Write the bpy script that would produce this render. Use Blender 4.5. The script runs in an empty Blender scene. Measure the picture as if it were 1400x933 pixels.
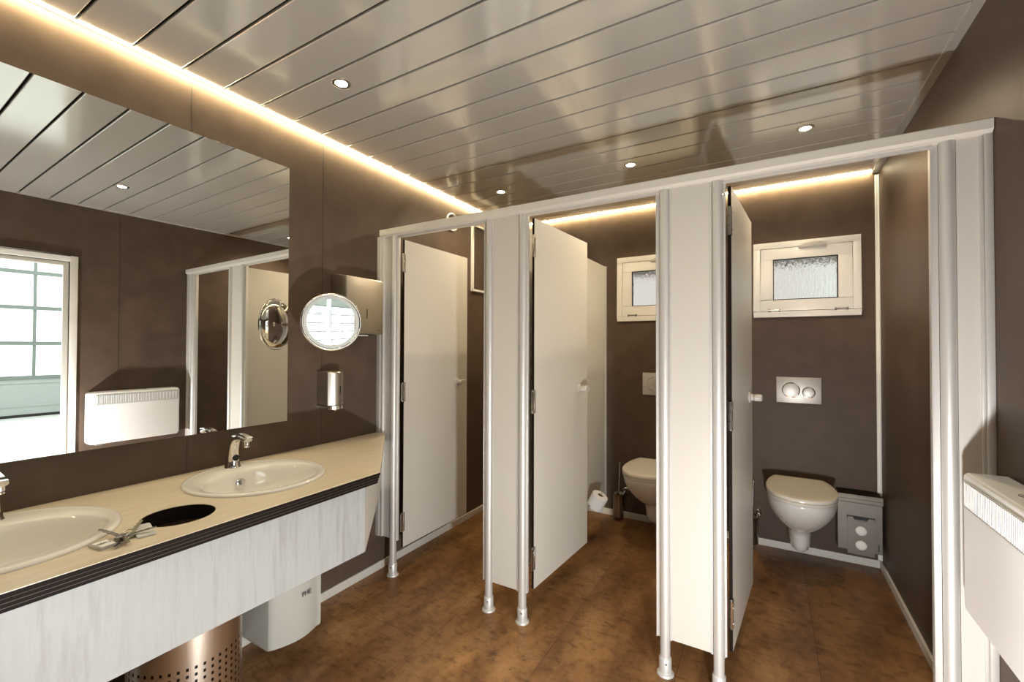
import bpy, bmesh, math, random
from mathutils import Vector, Matrix
random.seed(7)
PI = math.pi
SC = bpy.context.scene
COL = SC.collection
W, YB, HC = 2.59, 1.546, 2.394          # room width, back wall, ceiling height
YF = -3.3                               # wall behind the photographer

# ------------------------------------------------------------------ materials
def mat(name, col, rough=0.5, metal=0.0, spec=0.5, coat=0.0, trans=0.0, ior=1.45):
    m = bpy.data.materials.new(name); m.use_nodes = True
    b = m.node_tree.nodes['Principled BSDF']
    b.inputs['Base Color'].default_value = (*col, 1)
    b.inputs['Roughness'].default_value = rough
    b.inputs['Metallic'].default_value = metal
    b.inputs['Specular IOR Level'].default_value = spec
    b.inputs['Coat Weight'].default_value = coat
    b.inputs['Transmission Weight'].default_value = trans
    b.inputs['IOR'].default_value = ior
    return m
def nt(m): return m.node_tree.nodes, m.node_tree.links, m.node_tree.nodes['Principled BSDF']
def coords(m, scale=(1, 1, 1), rot=(0, 0, 0)):
    N, L, B = nt(m)
    g = N.new('ShaderNodeNewGeometry'); mp = N.new('ShaderNodeMapping')
    mp.inputs['Scale'].default_value = scale; mp.inputs['Rotation'].default_value = rot
    L.new(g.outputs['Position'], mp.inputs['Vector'])
    return mp.outputs['Vector']
def noise(m, vec, scale=5, detail=4, rough=0.5):
    N, L, B = nt(m); n = N.new('ShaderNodeTexNoise')
    n.inputs['Scale'].default_value = scale; n.inputs['Detail'].default_value = detail
    n.inputs['Roughness'].default_value = rough
    L.new(vec, n.inputs['Vector']); return n.outputs['Fac']
def ramp(m, fac, stops):
    N, L, B = nt(m); r = N.new('ShaderNodeValToRGB'); e = r.color_ramp.elements
    e[0].position, e[0].color = stops[0][0], (*stops[0][1], 1)
    e[1].position, e[1].color = stops[-1][0], (*stops[-1][1], 1)
    for p_, c_ in stops[1:-1]:
        k = e.new(p_); k.color = (*c_, 1)
    L.new(fac, r.inputs['Fac']); return r.outputs['Color']
def mix(m, a, b, f, mode='MIX'):
    N, L, B = nt(m); x = N.new('ShaderNodeMix'); x.data_type = 'RGBA'; x.blend_type = mode
    for s, v in ((x.inputs['A'], a), (x.inputs['B'], b), (x.inputs['Factor'], f)):
        if hasattr(v, 'is_linked'): L.new(v, s)
        elif isinstance(v, tuple): s.default_value = (*v, 1)
        else: s.default_value = v
    return x.outputs['Result']
def bump(m, h, strength=0.1, dist=0.002):
    N, L, B = nt(m); b = N.new('ShaderNodeBump')
    b.inputs['Strength'].default_value = strength; b.inputs['Distance'].default_value = dist
    L.new(h, b.inputs['Height']); L.new(b.outputs['Normal'], B.inputs['Normal'])
def setcol(m, c): N, L, B = nt(m); L.new(c, B.inputs['Base Color'])
def setrough(m, fac, lo, hi):
    N, L, B = nt(m); r = N.new('ShaderNodeMapRange')
    r.inputs['To Min'].default_value = lo; r.inputs['To Max'].default_value = hi
    L.new(fac, r.inputs['Value']); L.new(r.outputs['Result'], B.inputs['Roughness'])
def emis(name, col, st):
    m = mat(name, (0.8, 0.8, 0.8)); N, L, B = nt(m)
    B.inputs['Emission Color'].default_value = (*col, 1); B.inputs['Emission Strength'].default_value = st
    return m

WARM = (1.0, 0.74, 0.42)
M = {}
# dark brown laminate wall board, fine weave
m = M['wall'] = mat('wall_board', (0.07, 0.05, 0.038), 0.5, spec=0.25)
v = coords(m, (1, 1, 1)); n1 = noise(m, v, 9, 5); n2 = noise(m, coords(m, (1, 1, 0.25)), 260, 2)
setcol(m, mix(m, ramp(m, n1, [(0.3, (0.090, 0.061, 0.044)), (0.7, (0.115, 0.080, 0.058))]), (0.55, 0.5, 0.45), 0.0))
bump(m, n2, 0.25, 0.0008); setrough(m, n1, 0.44, 0.55)
# satin ceiling metal
m = M['ceiling'] = mat('ceiling_metal', (0.60, 0.58, 0.525), 0.15, metal=0.36, spec=0.6)

M['groove'] = mat('ceiling_groove', (0.05, 0.038, 0.03), 0.6)
# floor: mottled brown stone-look vinyl in tiles
m = M['floor'] = mat('floor_vinyl', (0.1, 0.06, 0.035), 0.4, spec=0.35)
N, L, B = nt(m)
v = coords(m); vs = coords(m, (1.0, 0.45, 1), (0, 0, 0.5))
n1 = noise(m, vs, 4.2, 8, 0.62); n2 = noise(m, v, 22, 8, 0.7); n3 = noise(m, coords(m, (1, 3, 1), (0, 0, 1.1)), 11, 6, 0.6)
c1 = ramp(m, n1, [(0.30, (0.115, 0.052, 0.022)), (0.47, (0.215, 0.108, 0.043)), (0.62, (0.32, 0.175, 0.075)), (0.75, (0.38, 0.235, 0.115))])
c2 = ramp(m, n2, [(0.33, (0.30, 0.24, 0.20)), (0.5, (1, 1, 1)), (0.7, (1.15, 1.1, 1.0))])
c3 = ramp(m, n3, [(0.30, (0.42, 0.36, 0.32)), (0.45, (1, 1, 1))])
c = mix(m, c1, c2, 0.55, 'MULTIPLY'); c = mix(m, c, c3, 0.75, 'MULTIPLY')
n4 = noise(m, coords(m, (18, 90, 1), (0, 0, 0.35)), 1.0, 5, 0.7); c = mix(m, c, ramp(m, n4, [(0.30, (0.25, 0.2, 0.17)), (0.40, (1, 1, 1))]), 0.8, 'MULTIPLY')
n5 = noise(m, coords(m), 1.3, 3, 0.5); c = mix(m, c, ramp(m, n5, [(0.35, (0.85, 0.79, 0.74)), (0.6, (1.3, 1.28, 1.2))]), 0.8, 'MULTIPLY')
br = N.new('ShaderNodeTexBrick'); br.offset = 0.33; br.squash = 1
br.inputs['Scale'].default_value = 1.0; br.inputs['Mortar Size'].default_value = 0.0011
br.inputs['Mortar Smooth'].default_value = 0.2
br.inputs['Brick Width'].default_value = 1.0; br.inputs['Row Height'].default_value = 0.503
br.inputs['Color1'].default_value = (1, 1, 1, 1); br.inputs['Color2'].default_value = (0.80, 0.77, 0.74, 1)
br.inputs['Mortar'].default_value = (0.28, 0.24, 0.2, 1)
mp = N.new('ShaderNodeMapping'); g = N.new('ShaderNodeNewGeometry')
mp.inputs['Rotation'].default_value = (0, 0, PI/2); mp.inputs['Location'].default_value = (0.33, -0.17, 0)
L.new(g.outputs['Position'], mp.inputs['Vector']); L.new(mp.outputs['Vector'], br.inputs['Vector'])
setcol(m, mix(m, c, br.outputs['Color'], 1.0, 'MULTIPLY'))
bump(m, n2, 0.12, 0.001); setrough(m, n2, 0.3, 0.48)
# laminates, metals, ceramics
M['cream'] = mat('cream_laminate', (0.60, 0.57, 0.51), 0.38)
m = M['cream']; bump(m, noise(m, coords(m), 190, 2), 0.08, 0.0005)
M['edge'] = mat('dark_laminate_edge', (0.012, 0.008, 0.006), 0.6, spec=0.1)
m = M['alu'] = mat('anodised_aluminium', (0.68, 0.665, 0.63), 0.42, metal=0.45)

M['aluw'] = mat('pale_aluminium_trim', (0.70, 0.67, 0.60), 0.42, metal=0.12)
M['chrome'] = mat('chrome', (0.85, 0.84, 0.82), 0.06, metal=1)
M['nickel'] = mat('brushed_nickel', (0.46, 0.44, 0.41), 0.25, metal=1)
m = M['steel'] = mat('brushed_steel', (0.56, 0.52, 0.46), 0.3, metal=1)
n1 = noise(m, coords(m, (1, 1, 0.03)), 420, 3); setrough(m, n1, 0.24, 0.38); bump(m, n1, 0.05, 0.0003)
M['satin'] = mat('satin_nickel', (0.66, 0.63, 0.58), 0.45, metal=0.75)
M['binsteel'] = mat('dull_steel', (0.21, 0.19, 0.165), 0.42, metal=0.7)
M['boiler'] = mat('boiler_enamel', (0.50, 0.485, 0.43), 0.35)
M['frost'] = mat('frosted_ring', (0.62, 0.66, 0.64), 0.5)
M['mirror'] = mat('mirror_silver', (0.93, 0.95, 0.93), 0.0, metal=1)
M['mirror_edge'] = mat('polished_mirror_edge', (0.75, 0.85, 0.8), 0.15, metal=0.2)
m = M['counter'] = mat('cream_stone_counter', (0.74, 0.62, 0.43), 0.3)
n1 = noise(m, coords(m, (9, 1.2, 1), (0, 0, 0.25)), 3.2, 8, 0.6)
setcol(m, ramp(m, n1, [(0.3, (0.72, 0.635, 0.49)), (0.5, (0.65, 0.56, 0.42)), (0.7, (0.75, 0.67, 0.53))])); setrough(m, n1, 0.26, 0.36)
m = M['apron'] = mat('pale_streaked_laminate', (0.62, 0.62, 0.60), 0.45)
n1 = noise(m, coords(m, (1, 8, 0.8)), 4, 8, 0.65)
setcol(m, ramp(m, n1, [(0.3, (0.30, 0.297, 0.285)), (0.5, (0.385, 0.395, 0.385)), (0.7, (0.345, 0.352, 0.342))]))
M['ceramic'] = mat('glazed_ceramic', (0.82, 0.80, 0.75), 0.08, spec=0.6, coat=0.4)
M['seat'] = mat('toilet_lid_plastic', (0.78, 0.73, 0.64), 0.22)
M['white'] = mat('white_enamel', (0.88, 0.88, 0.86), 0.3)
M['upvc'] = mat('white_window_plastic', (0.88, 0.86, 0.82), 0.3)
M['knob'] = mat('pale_grey_plastic', (0.55, 0.53, 0.48), 0.35)
M['dark'] = mat('black_rubber', (0.012, 0.011, 0.010), 0.5)
M['grey'] = mat('dark_grey_print', (0.12, 0.12, 0.12), 0.5)
M['paper'] = mat('white_tissue', (0.85, 0.85, 0.84), 0.9)
m = M['paper']; bump(m, noise(m, coords(m), 220, 2), 0.3, 0.001)
M['card'] = mat('brown_cardboard', (0.45, 0.36, 0.22), 0.8)
M['brass'] = mat('key_brass', (0.36, 0.33, 0.22), 0.42, metal=1)
m = M['clear'] = mat('clear_tag_plastic', (0.9, 0.88, 0.8), 0.15, trans=0.6)
M['tag'] = mat('white_tag_paper', (0.85, 0.84, 0.8), 0.5)
M['bristle'] = mat('white_bristle', (0.7, 0.68, 0.6), 0.8)
# obscured glass with vertical ripples
m = M['glass'] = mat('rippled_glass', (0.97, 0.96, 0.94), 0.08, trans=1.0)
n1 = noise(m, coords(m, (1, 1, 0.28)), 75, 3, 0.6); bump(m, n1, 0.9, 0.006)
M['led'] = emis('warm_led_diffuser', (1.0, 0.84, 0.50), 42)
M['led_soft'] = emis('warm_led_diffuser_room_side', (1.0, 0.86, 0.56), 34)
M['lamp'] = emis('downlight_lens', (1.0, 0.88, 0.68), 40)
M['daylight'] = emis('daylit_door_pane', (0.97, 1.0, 0.99), 1.25)
M['hallwall'] = mat('hall_wall_paint', (0.72, 0.75, 0.73), 0.6)
M['hallfloor'] = mat('hall_floor_screed', (0.62, 0.64, 0.61), 0.25)
M['hallframe'] = mat('pale_green_grey_frame', (0.16, 0.19, 0.17), 0.5)
M['ground'] = mat('outdoor_gravel', (0.30, 0.28, 0.25), 0.9)
m = M['ground']; setcol(m, ramp(m, noise(m, coords(m), 30, 6), [(0.3, (0.2, 0.18, 0.16)), (0.7, (0.36, 0.34, 0.31))]))

# ------------------------------------------------------------------ mesh helpers
def B_(): return bmesh.new()
def box(bm, x0, x1, y0, y1, z0, z1):
    vs = [bm.verts.new(p) for p in ((x0,y0,z0),(x1,y0,z0),(x1,y1,z0),(x0,y1,z0),(x0,y0,z1),(x1,y0,z1),(x1,y1,z1),(x0,y1,z1))]
    for f in ((0,3,2,1),(4,5,6,7),(0,1,5,4),(1,2,6,5),(2,3,7,6),(3,0,4,7)): bm.faces.new([vs[i] for i in f])
    return vs
def bevel(bm, w, seg=2, ang=30):
    bmesh.ops.remove_doubles(bm, verts=bm.verts, dist=1e-6)
    es = [e for e in bm.edges if len(e.link_faces) == 2 and e.calc_face_angle(0) > math.radians(ang)]
    bmesh.ops.bevel(bm, geom=es, offset=w, segments=seg, profile=0.5, affect='EDGES', clamp_overlap=True)
def loft(bm, rings, cap0=True, cap1=True, closed=True):
    R = [[bm.verts.new(p) for p in r] for r in rings]
    n = len(R[0])
    for a, b in zip(R, R[1:]):
        for i in range(n if closed else n-1):
            j = (i+1) % n
            bm.faces.new((a[i], a[j], b[j], b[i]))
    if cap0: bm.faces.new(list(reversed(R[0])))
    if cap1: bm.faces.new(R[-1])
    return R
def frame_of(d):
    d = Vector(d).normalized(); u = Vector((0, 0, 1)) if abs(d.z) < 0.9 else Vector((1, 0, 0))
    a = u.cross(d).normalized(); return a, d.cross(a).normalized()
def cyl(bm, p0, p1, r0, r1=None, seg=24, caps=True):
    r1 = r0 if r1 is None else r1; p0, p1 = Vector(p0), Vector(p1); a, b = frame_of(p1-p0)
    loft(bm, [[p + (a*math.cos(t)+b*math.sin(t))*r for t in (2*PI*i/seg for i in range(seg))] for p, r in ((p0, r0), (p1, r1))], caps, caps)
def lathe(bm, base, axis, prof, seg=32, cap0=True, cap1=True):
    base = Vector(base); ax = Vector(axis).normalized(); a, b = frame_of(ax)
    loft(bm, [[base+ax*h+(a*math.cos(t)+b*math.sin(t))*r for t in (2*PI*i/seg for i in range(seg))] for h, r in prof], cap0, cap1)
def tube(bm, pts, r, seg=12, closed=False):
    pts = [Vector(p) for p in pts]; rings = []
    n = len(pts); prev = None
    for i, p in enumerate(pts):
        if closed: d = pts[(i+1) % n]-pts[i-1]
        else: d = pts[min(i+1, n-1)]-pts[max(i-1, 0)]
        d.normalize()
        if prev is None: a, b = frame_of(d)
        else:
            a = (prev - d*prev.dot(d)).normalized(); b = d.cross(a)
        prev = a; rr = r[i] if isinstance(r, (list, tuple)) else r
        rings.append([p+(a*math.cos(t)+b*math.sin(t))*rr for t in (2*PI*k/seg for k in range(seg))])
    if closed: rings.append(rings[0])
    loft(bm, rings, not closed, not closed)
    if closed: bmesh.ops.remove_doubles(bm, verts=bm.verts, dist=1e-6)
def prism(bm, poly, z0, z1):
    loft(bm, [[(x, y, z0) for x, y in poly], [(x, y, z1) for x, y in poly]])
def xform(bm, mtx, verts=None): bmesh.ops.transform(bm, matrix=mtx, verts=verts or bm.verts)

def obj(name, bm, m, root=None, smooth=None, label=None):
    bmesh.ops.recalc_face_normals(bm, faces=bm.faces)
    me = bpy.data.meshes.new(name); bm.to_mesh(me); bm.free()
    ms = m if isinstance(m, list) else [m]
    for x in ms: me.materials.append(x)
    o = bpy.data.objects.new(name, me); COL.objects.link(o)
    if smooth:
        for p in me.polygons: p.use_smooth = True
        me.set_sharp_from_angle(angle=math.radians(smooth))
    if root is not None: attach(o, root)
    if label: o['label'] = label
    return o
def wpos(o):
    p = Vector(o.location)
    return p if o.type == 'EMPTY' else Vector((0, 0, 0))
def attach(o, root):
    o.parent = root
    o.matrix_parent_inverse = Matrix.Translation(-wpos(root)) if root.type == 'EMPTY' else Matrix.Identity(4)
def thing(name, label, cat, loc, group=None):
    o = bpy.data.objects.new(name, None); COL.objects.link(o); o.location = loc
    o.empty_display_size = 0.05
    tag(o, label, cat, group); return o
def tag(o, label, cat, group=None):
    o['label'] = label; o['category'] = cat
    if group: o['group'] = group
    return o
def struct(name, bm, m, smooth=None):
    o = obj(name, bm, m, None, smooth); o['kind'] = 'structure'; return o
def dup(root, delta, label):
    r = root.copy(); COL.objects.link(r); r.location = Vector(root.location)+Vector(delta); r['label'] = label
    def rec(src, dst):
        for ch in list(src.children):
            c = ch.copy(); COL.objects.link(c); mi = ch.matrix_parent_inverse.copy(); c.parent = dst; c.matrix_parent_inverse = mi
            rec(ch, c)
    rec(root, r); return r
def text_mesh(name, body, size, mtx, m, root, depth=0.0006, label=None):
    cu = bpy.data.curves.new(name, 'FONT'); cu.body = body; cu.size = size; cu.extrude = depth
    cu.align_x = 'CENTER'; cu.align_y = 'CENTER'
    t = bpy.data.objects.new(name, cu); COL.objects.link(t)
    dg = bpy.context.evaluated_depsgraph_get(); me = bpy.data.meshes.new_from_object(t.evaluated_get(dg))
    bpy.data.objects.remove(t); me.transform(mtx); me.materials.clear(); me.materials.append(m)
    o = bpy.data.objects.new(name, me); COL.objects.link(o); attach(o, root)
    if label: o['label'] = label
    return o

# ------------------------------------------------------------------ room shell
DY0, DY1, DZ = -1.62, -0.78, 1.955          # doorway opening in the right wall
b = B_(); box(b, -0.08, W+0.08, YF-0.08, YB+0.08, -0.06, 0); struct('floor', b, M['floor'])
b = B_(); box(b, -0.08, 0, YF, YB+0.08, 0, HC+0.05)
struct('wall_left', b, M['wall'])
b = B_()
box(b, W, W+0.08, YF, DY0, 0, HC+0.05); box(b, W, W+0.08, DY1, YB+0.08, 0, HC+0.05); box(b, W, W+0.08, DY0, DY1, DZ, HC+0.05)
struct('wall_right', b, M['wall'])
WIN = [(0.980, 1.560, 1.524, 2.022), (1.921, 2.501, 1.524, 2.022)]   # outer frames x0,x1,z0,z1
b = B_(); xs = [0.0]
for x0, x1, z0, z1 in WIN: xs += [x0+0.03, x1-0.03]
xs.append(W)
for i in range(0, len(xs), 2): box(b, xs[i], xs[i+1], YB, YB+0.08, 0, HC+0.05)
for x0, x1, z0, z1 in WIN:
    box(b, x0+0.03, x1-0.03, YB, YB+0.08, 0, z0+0.03); box(b, x0+0.03, x1-0.03, YB, YB+0.08, z1-0.03, HC+0.05)
struct('wall_back', b, M['wall'])
b = B_(); box(b, -0.08, W+0.08, YF-0.08, YF, 0, HC+0.05); struct('wall_front', b, M['wall'])
# cover strips over the joints of the wall boards
b = B_()
for y in (-0.392, -1.0, -1.61, -2.22): box(b, 0, 0.0009, y-0.0015, y+0.0015, 0.05, HC)
for y in (-0.49, -2.29): box(b, W-0.0009, W, y-0.0015, y+0.0015, 0.05, HC)
struct('trim_1', b, mat('joint_strip', (0.045, 0.034, 0.027), 0.45))

# ceiling: long metal planks across the room with open grooves
G0, GD, XL, XR = -1.357, 0.1518, 0.037, 2.560
b = B_(); gaps = [G0+i*GD for i in range(-13, 20)]
gaps = [g_ for g_ in gaps if YF < g_ < YB-0.03]
ys = [YF]+gaps+[YB-0.0405]
for i in range(len(ys)-1):
    y0 = ys[i]+(0.0045 if i else 0); y1 = ys[i+1]-(0.0045 if i < len(ys)-2 else 0)
    bb = box(b, XL+0.0045, XR-0.002, y0, y1, HC, HC+0.012)
bevel(b, 0.0032, 2)
ceil = struct('ceiling', b, M['ceiling'])
b = B_(); box(b, -0.08, W+0.08, YF-0.08, YB+0.08, HC+0.03, HC+0.06); struct('trim_2', b, M['groove'])
b = B_()
box(b, XL-0.0025, XL+0.0038, YF, YB-0.03, HC-0.0075, HC+0.028)
box(b, 0.03, XR, YB-0.0395, YB-0.033, HC-0.0075, HC+0.028)
struct('trim_3', b, M['alu'])
b = B_(); box(b, XR-0.002, W, YF, YB, HC-0.003, HC+0.010); box(b, XR-0.004, XR+0.002, YF, YB, HC-0.006, HC+0.01)
struct('trim_6', b, M['ceiling'])

# LED strips in the slot between wall and ceiling
def wedge(pts, axis, a0, a1):
    b = B_(); loft(b, [[((q, h) if False else ((q, a, h) if axis == 'y' else (a, YB-q, h))) for q, h in pts] for a in (a0, a1)]); return b
LEDP = [(0.0345, HC-0.002), (0.0345, HC+0.016), (0.010, HC+0.016)]
b = wedge(LEDP, 'y', YF+0.02, YB-0.035)
b2 = B_(); box(b2, XL+0.0039, XL+0.0055, YF+0.02, YB-0.045, HC-0.0060, HC-0.0006)
t = obj('led_strip', b, M['led']); obj('room_side_diffuser', b2, M['led_soft'], t); tag(t, 'long warm glowing light strip along the ceiling edge above the big mirror', 'light strip', 'led strips')
b = wedge([(q-0.003, h) for q, h in LEDP], 'x', 0.036, 2.572)
b2 = B_(); box(b2, 0.046, 2.55, YB-0.0413, YB-0.0397, HC-0.0060, HC-0.0006)
t = obj('led_strip', b, M['led']); obj('room_side_diffuser', b2, M['led_soft'], t); tag(t, 'warm glowing light strip along the ceiling edge above the toilets', 'light strip', 'led strips')

# skirting and corner trims
def skirt(name, pts):
    b = B_()
    for (x0, y0, x1, y1) in pts: box(b, x0, x1, y0, y1, 0, 0.046)
    bevel(b, 0.003, 2); struct(name, b, M['aluw'])
skirt('baseboard_left', [(0, YF, 0.012, YB)])
skirt('baseboard_back', [(0.012, YB-0.014, W-0.012, YB)])
skirt('baseboard_right', [(W-0.012, YF, W, -1.69), (W-0.012, -0.72, W, YB)])
skirt('baseboard_front', [(0.012, YF, W-0.012, YF+0.012)])
b = B_(); box(b, W-0.020, W, YB-0.008, YB, 0.046, HC-0.02); box(b, W-0.006, W, YB-0.020, YB, 0.046, HC-0.02); bevel(b, 0.002, 1); struct('trim_4', b, M['upvc'])
b = B_(); box(b, 0, 0.016, YB-0.006, YB, 0.046, HC-0.02); bevel(b, 0.001, 1); struct('trim_5', b, M['aluw'])

# ------------------------------------------------------------------ windows
for i, (x0, x1, z0, z1) in enumerate(WIN):
    w = bpy.data.objects.new(f'window_{i+1}', None); COL.objects.link(w); w.location = ((x0+x1)/2, YB, z0); w['kind'] = 'structure'
    def ring(bm, a0, a1, c0, c1, t, y0, y1):
        box(bm, a0, a1, y0, y1, c0, c0+t); box(bm, a0, a1, y0, y1, c1-t, c1)
        box(bm, a0, a0+t, y0, y1, c0+t, c1-t); box(bm, a1-t, a1, y0, y1, c0+t, c1-t)
    b = B_(); ring(b, x0, x1, z0, z1, 0.040, YB-0.018, YB+0.07); bevel(b, 0.0025, 2); obj('window_frame', b, M['upvc'], w, 35)
    b = B_(); s = 0.042; ring(b, x0+s, x1-s, z0+s, z1-s, 0.072, YB-0.013, YB+0.05); bevel(b, 0.003, 2)
    bb = B_(); s2 = s+0.058
    obj('window_sash', b, M['upvc'], w, 35)
    gx0, gx1, gz0, gz1 = x0+0.072, x1-0.072, z0+s+0.072, z1-s-0.072
    gx0, gx1, gz0, gz1 = x0+0.1145, x1-0.1145, z0+0.1145, z1-0.1145
    b = B_(); ring(b, gx0, gx1, gz0, gz1, 0.004, YB-0.010, YB+0.02); obj('gasket', b, M['dark'], w)
    b = B_(); box(b, gx0+0.002, gx1-0.002, YB+0.004, YB+0.009, gz0+0.002, gz1-0.002); obj('pane', b, M['glass'], w)
    # lever on the top edge of the sash
    b = B_(); cx = x0+0.330
    pts = [(-0.075, 0.0), (-0.07, 0.012), (-0.04, 0.021), (0.0, 0.024), (0.045, 0.022), (0.075, 0.016), (0.075, -0.006), (0.0, -0.004), (-0.06, -0.006)]
    loft(b, [[(cx+px, y, z1-0.050+pz) for px, pz in pts] for y in (YB-0.013, YB-0.040)]); bevel(b, 0.003, 2); obj('window_handle', b, M['knob'], w, 40)
    b = B_()
    for hx in (x0+0.04+0.045, x1-0.04-0.095):
        box(b, hx, hx+0.012, YB-0.022, YB-0.012, z0+0.036, z0+0.052); box(b, hx+0.058, hx+0.07, YB-0.022, YB-0.012, z0+0.036, z0+0.052)
        cyl(b, (hx, YB-0.019, z0+0.046), (hx+0.07, YB-0.019, z0+0.046), 0.004, seg=10)
    obj('window_hinge', b, M['nickel'], w)

# ------------------------------------------------------------------ doorway, hall beyond
b = B_()
fw = 0.042
for x0, x1 in ((W-0.016, W+0.10),):
    box(b, x0, x1, DY1, DY1+fw, 0, DZ+fw); box(b, x0, x1, DY0-fw, DY0, 0, DZ+fw); box(b, x0, x1, DY0, DY1, DZ, DZ+fw)
bevel(b, 0.004, 2)
d = struct('door_1', b, M['upvc'], 35)
b = B_(); box(b, W+0.02, W+0.05, DY1-0.030, DY1, 0, DZ); box(b, W+0.02, W+0.05, DY0, DY0+0.030, 0, DZ); box(b, W+0.02, W+0.05, DY0+0.03, DY1-0.03, DZ-0.03, DZ); bevel(b, 0.002, 1)
obj('door_stop', b, M['aluw'], d)
HX, HZ = 10.0, 4.6
b = B_(); box(b, W+0.08, HX+0.3, -7, 6, -0.06, -0.001)
struct('floor_hall', b, M['hallfloor'])
b = B_(); box(b, W+0.08, HX+0.3, -7.2, -7, 0, HZ); box(b, W+0.08, HX+0.3, 6, 6.2, 0, HZ)
box(b, HX-0.02, HX+0.2, -3.25, -2.9, 0, HZ); box(b, HX+0.02, HX+0.2, -7, -3.25, 4.0, HZ); box(b, HX+0.02, HX+0.2, -7, -6.7, 0, 4.0); box(b, HX+0.02, HX+0.2, 2.9, 6, 0, HZ); box(b, HX+0.02, HX+0.2, -2.9, 2.9, 4.0, HZ)
struct('wall_hall', b, M['hallwall'])
b = B_(); box(b, W+0.08, HX+0.3, -7.2, 6.2, HZ, HZ+0.1); struct('ceiling_hall', b, M['hallwall'])
rows = [0.73, 1.366, 2.03, 2.69, 3.34, 3.98]
panel_m = mat('pale_grey_door_panel', (0.32, 0.35, 0.33), 0.5)
def gate_door(ya, yb, label):
    gate = thing('sectional_door', label, 'garage door', (HX, (ya+yb)/2, 0), 'hall doors with bright panes')
    b = B_()
    for z in rows: box(b, HX-0.03, HX+0.02, ya, yb, z-0.035, z+0.035)
    for k in range(-9, 9):
        y = 0.4+0.92*k
        if ya < y < yb: box(b, HX-0.02, HX+0.02, y-0.022, y+0.022, 0.73, 3.98)
    obj('door_frame', b, M['hallframe'], gate)
    b = B_(); box(b, HX-0.02, HX+0.02, ya, yb, 0.05, 0.70); box(b, HX-0.028, HX-0.02, ya, yb, 0.19, 0.22); box(b, HX-0.028, HX-0.02, ya, yb, 0.62, 0.66)
    obj('door_panel', b, panel_m, gate)
    b = B_(); box(b, HX-0.025, HX+0.02, ya, yb, 0.0, 0.05); obj('bottom_seal', b, M['dark'], gate)
    b = B_(); box(b, HX+0.005, HX+0.01, ya, yb, 0.73, 3.98); obj('door_pane', b, M['daylight'], gate)
gate_door(-2.9, 2.9, 'pale sectional hall door with rows of bright panes, seen through the doorway in the big mirror')
gate_door(-6.7, -3.25, 'second bright-paned hall door, seen small in the round shaving mirror')
# outdoors behind the toilet windows: gravel yard, pale wall of the next building
b = B_(); box(b, -3, 6, YB+0.2, YB+6, -0.3, -0.2); struct('ground_outside', b, M['ground'])

# ------------------------------------------------------------------ cubicle front
def post(x, label, zt=1.972):
    r = thing('partition_post', label, 'post', (x, 0, 0), 'round metal posts of the cubicle front')
    b = B_(); cyl(b, (x, 0, 0.04), (x, 0, zt), 0.0195, seg=36); obj('post_tube', b, M['alu'], r, 40)
    b = B_(); lathe(b, (x, 0, 0), (0, 0, 1), [(0.0, 0.0335), (0.004, 0.0335), (0.008, 0.031), (0.010, 0.0245), (0.066, 0.0242), (0.069, 0.0222), (0.070, 0.0196)], 40)
    f = obj('post_foot', b, M['alu'], r, 40)
    b = B_(); lathe(b, (x+0.008, -0.0235, 0.052), (0.3, -1, 0), [(0, 0.0042), (0.0015, 0.0042), (0.0025, 0.003)], 14); obj('set_screw', b, M['nickel'], f, 40)
    return r
p0 = post(0.122, 'leftmost round metal post, beside the counter corner')
PX = [0.7853, 0.9778, 1.6399, 1.838]
PL = ['round metal post on the latch side of the left cubicle door', 'round metal post carrying the hinges of the middle cubicle door',
      'round metal post on the left edge of the wide pale fixed panel', 'round metal post carrying the hinges of the right cubicle door']
POSTS = [p0]+[dup(p0, (x-0.122, 0, 0), l) for x, l in zip(PX, PL)]
POSTS.append(dup(p0, (2.492-0.122, 0, 0), 'brightly lit round metal post at the far right, beside the wall heater'))

def fixed_panel(x0, x1, label, stopl, stopr):
    r = thing('fixed_panel', label, 'partition panel', ((x0+x1)/2, 0, 0.145), 'narrow fixed panels between the cubicle doors')
    b = B_(); box(b, x0, x1, -0.006, 0.007, 0.145, 1.972); bevel(b, 0.001, 1); obj('panel_board', b, M['cream'], r)
    b = B_(); 
    for xx in ((x0, x0+0.007), (x1-0.007, x1)): box(b, xx[0], xx[1], -0.0085, 0.0095, 0.143, 1.972)
    obj('edge_profile', b, M['alu'], r)
    return r
fixed_panel(PX[0]+0.0195, PX[1]-0.0195, 'narrow grey-beige fixed panel between left and middle cubicle doors', 1, 1)
fixed_panel(PX[2]+0.0195, PX[3]-0.0195, 'wide pale fixed panel between middle and right cubicle doors', 1, 1)
# rebate strips at the openings
def strip(x0, x1, z0, k):
    b = B_(); box(b, x0, x1, 0.003, 0.017, z0, 1.972); box(b, x0, x0+0.003, -0.004, 0.017, z0, 1.972); bevel(b, 0.001, 1)
    obj('stop_strip', b, M['alu'], POSTS[k])
strip(0.145, 0.152, 0.20, 0); strip(0.752, 0.765, 0.14, 1); strip(0.998, 1.004, 0.14, 2)
strip(1.606, 1.620, 0.14, 3); strip(1.858, 1.866, 0.14, 4); strip(2.452, 2.472, 0.10, 5)
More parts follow.
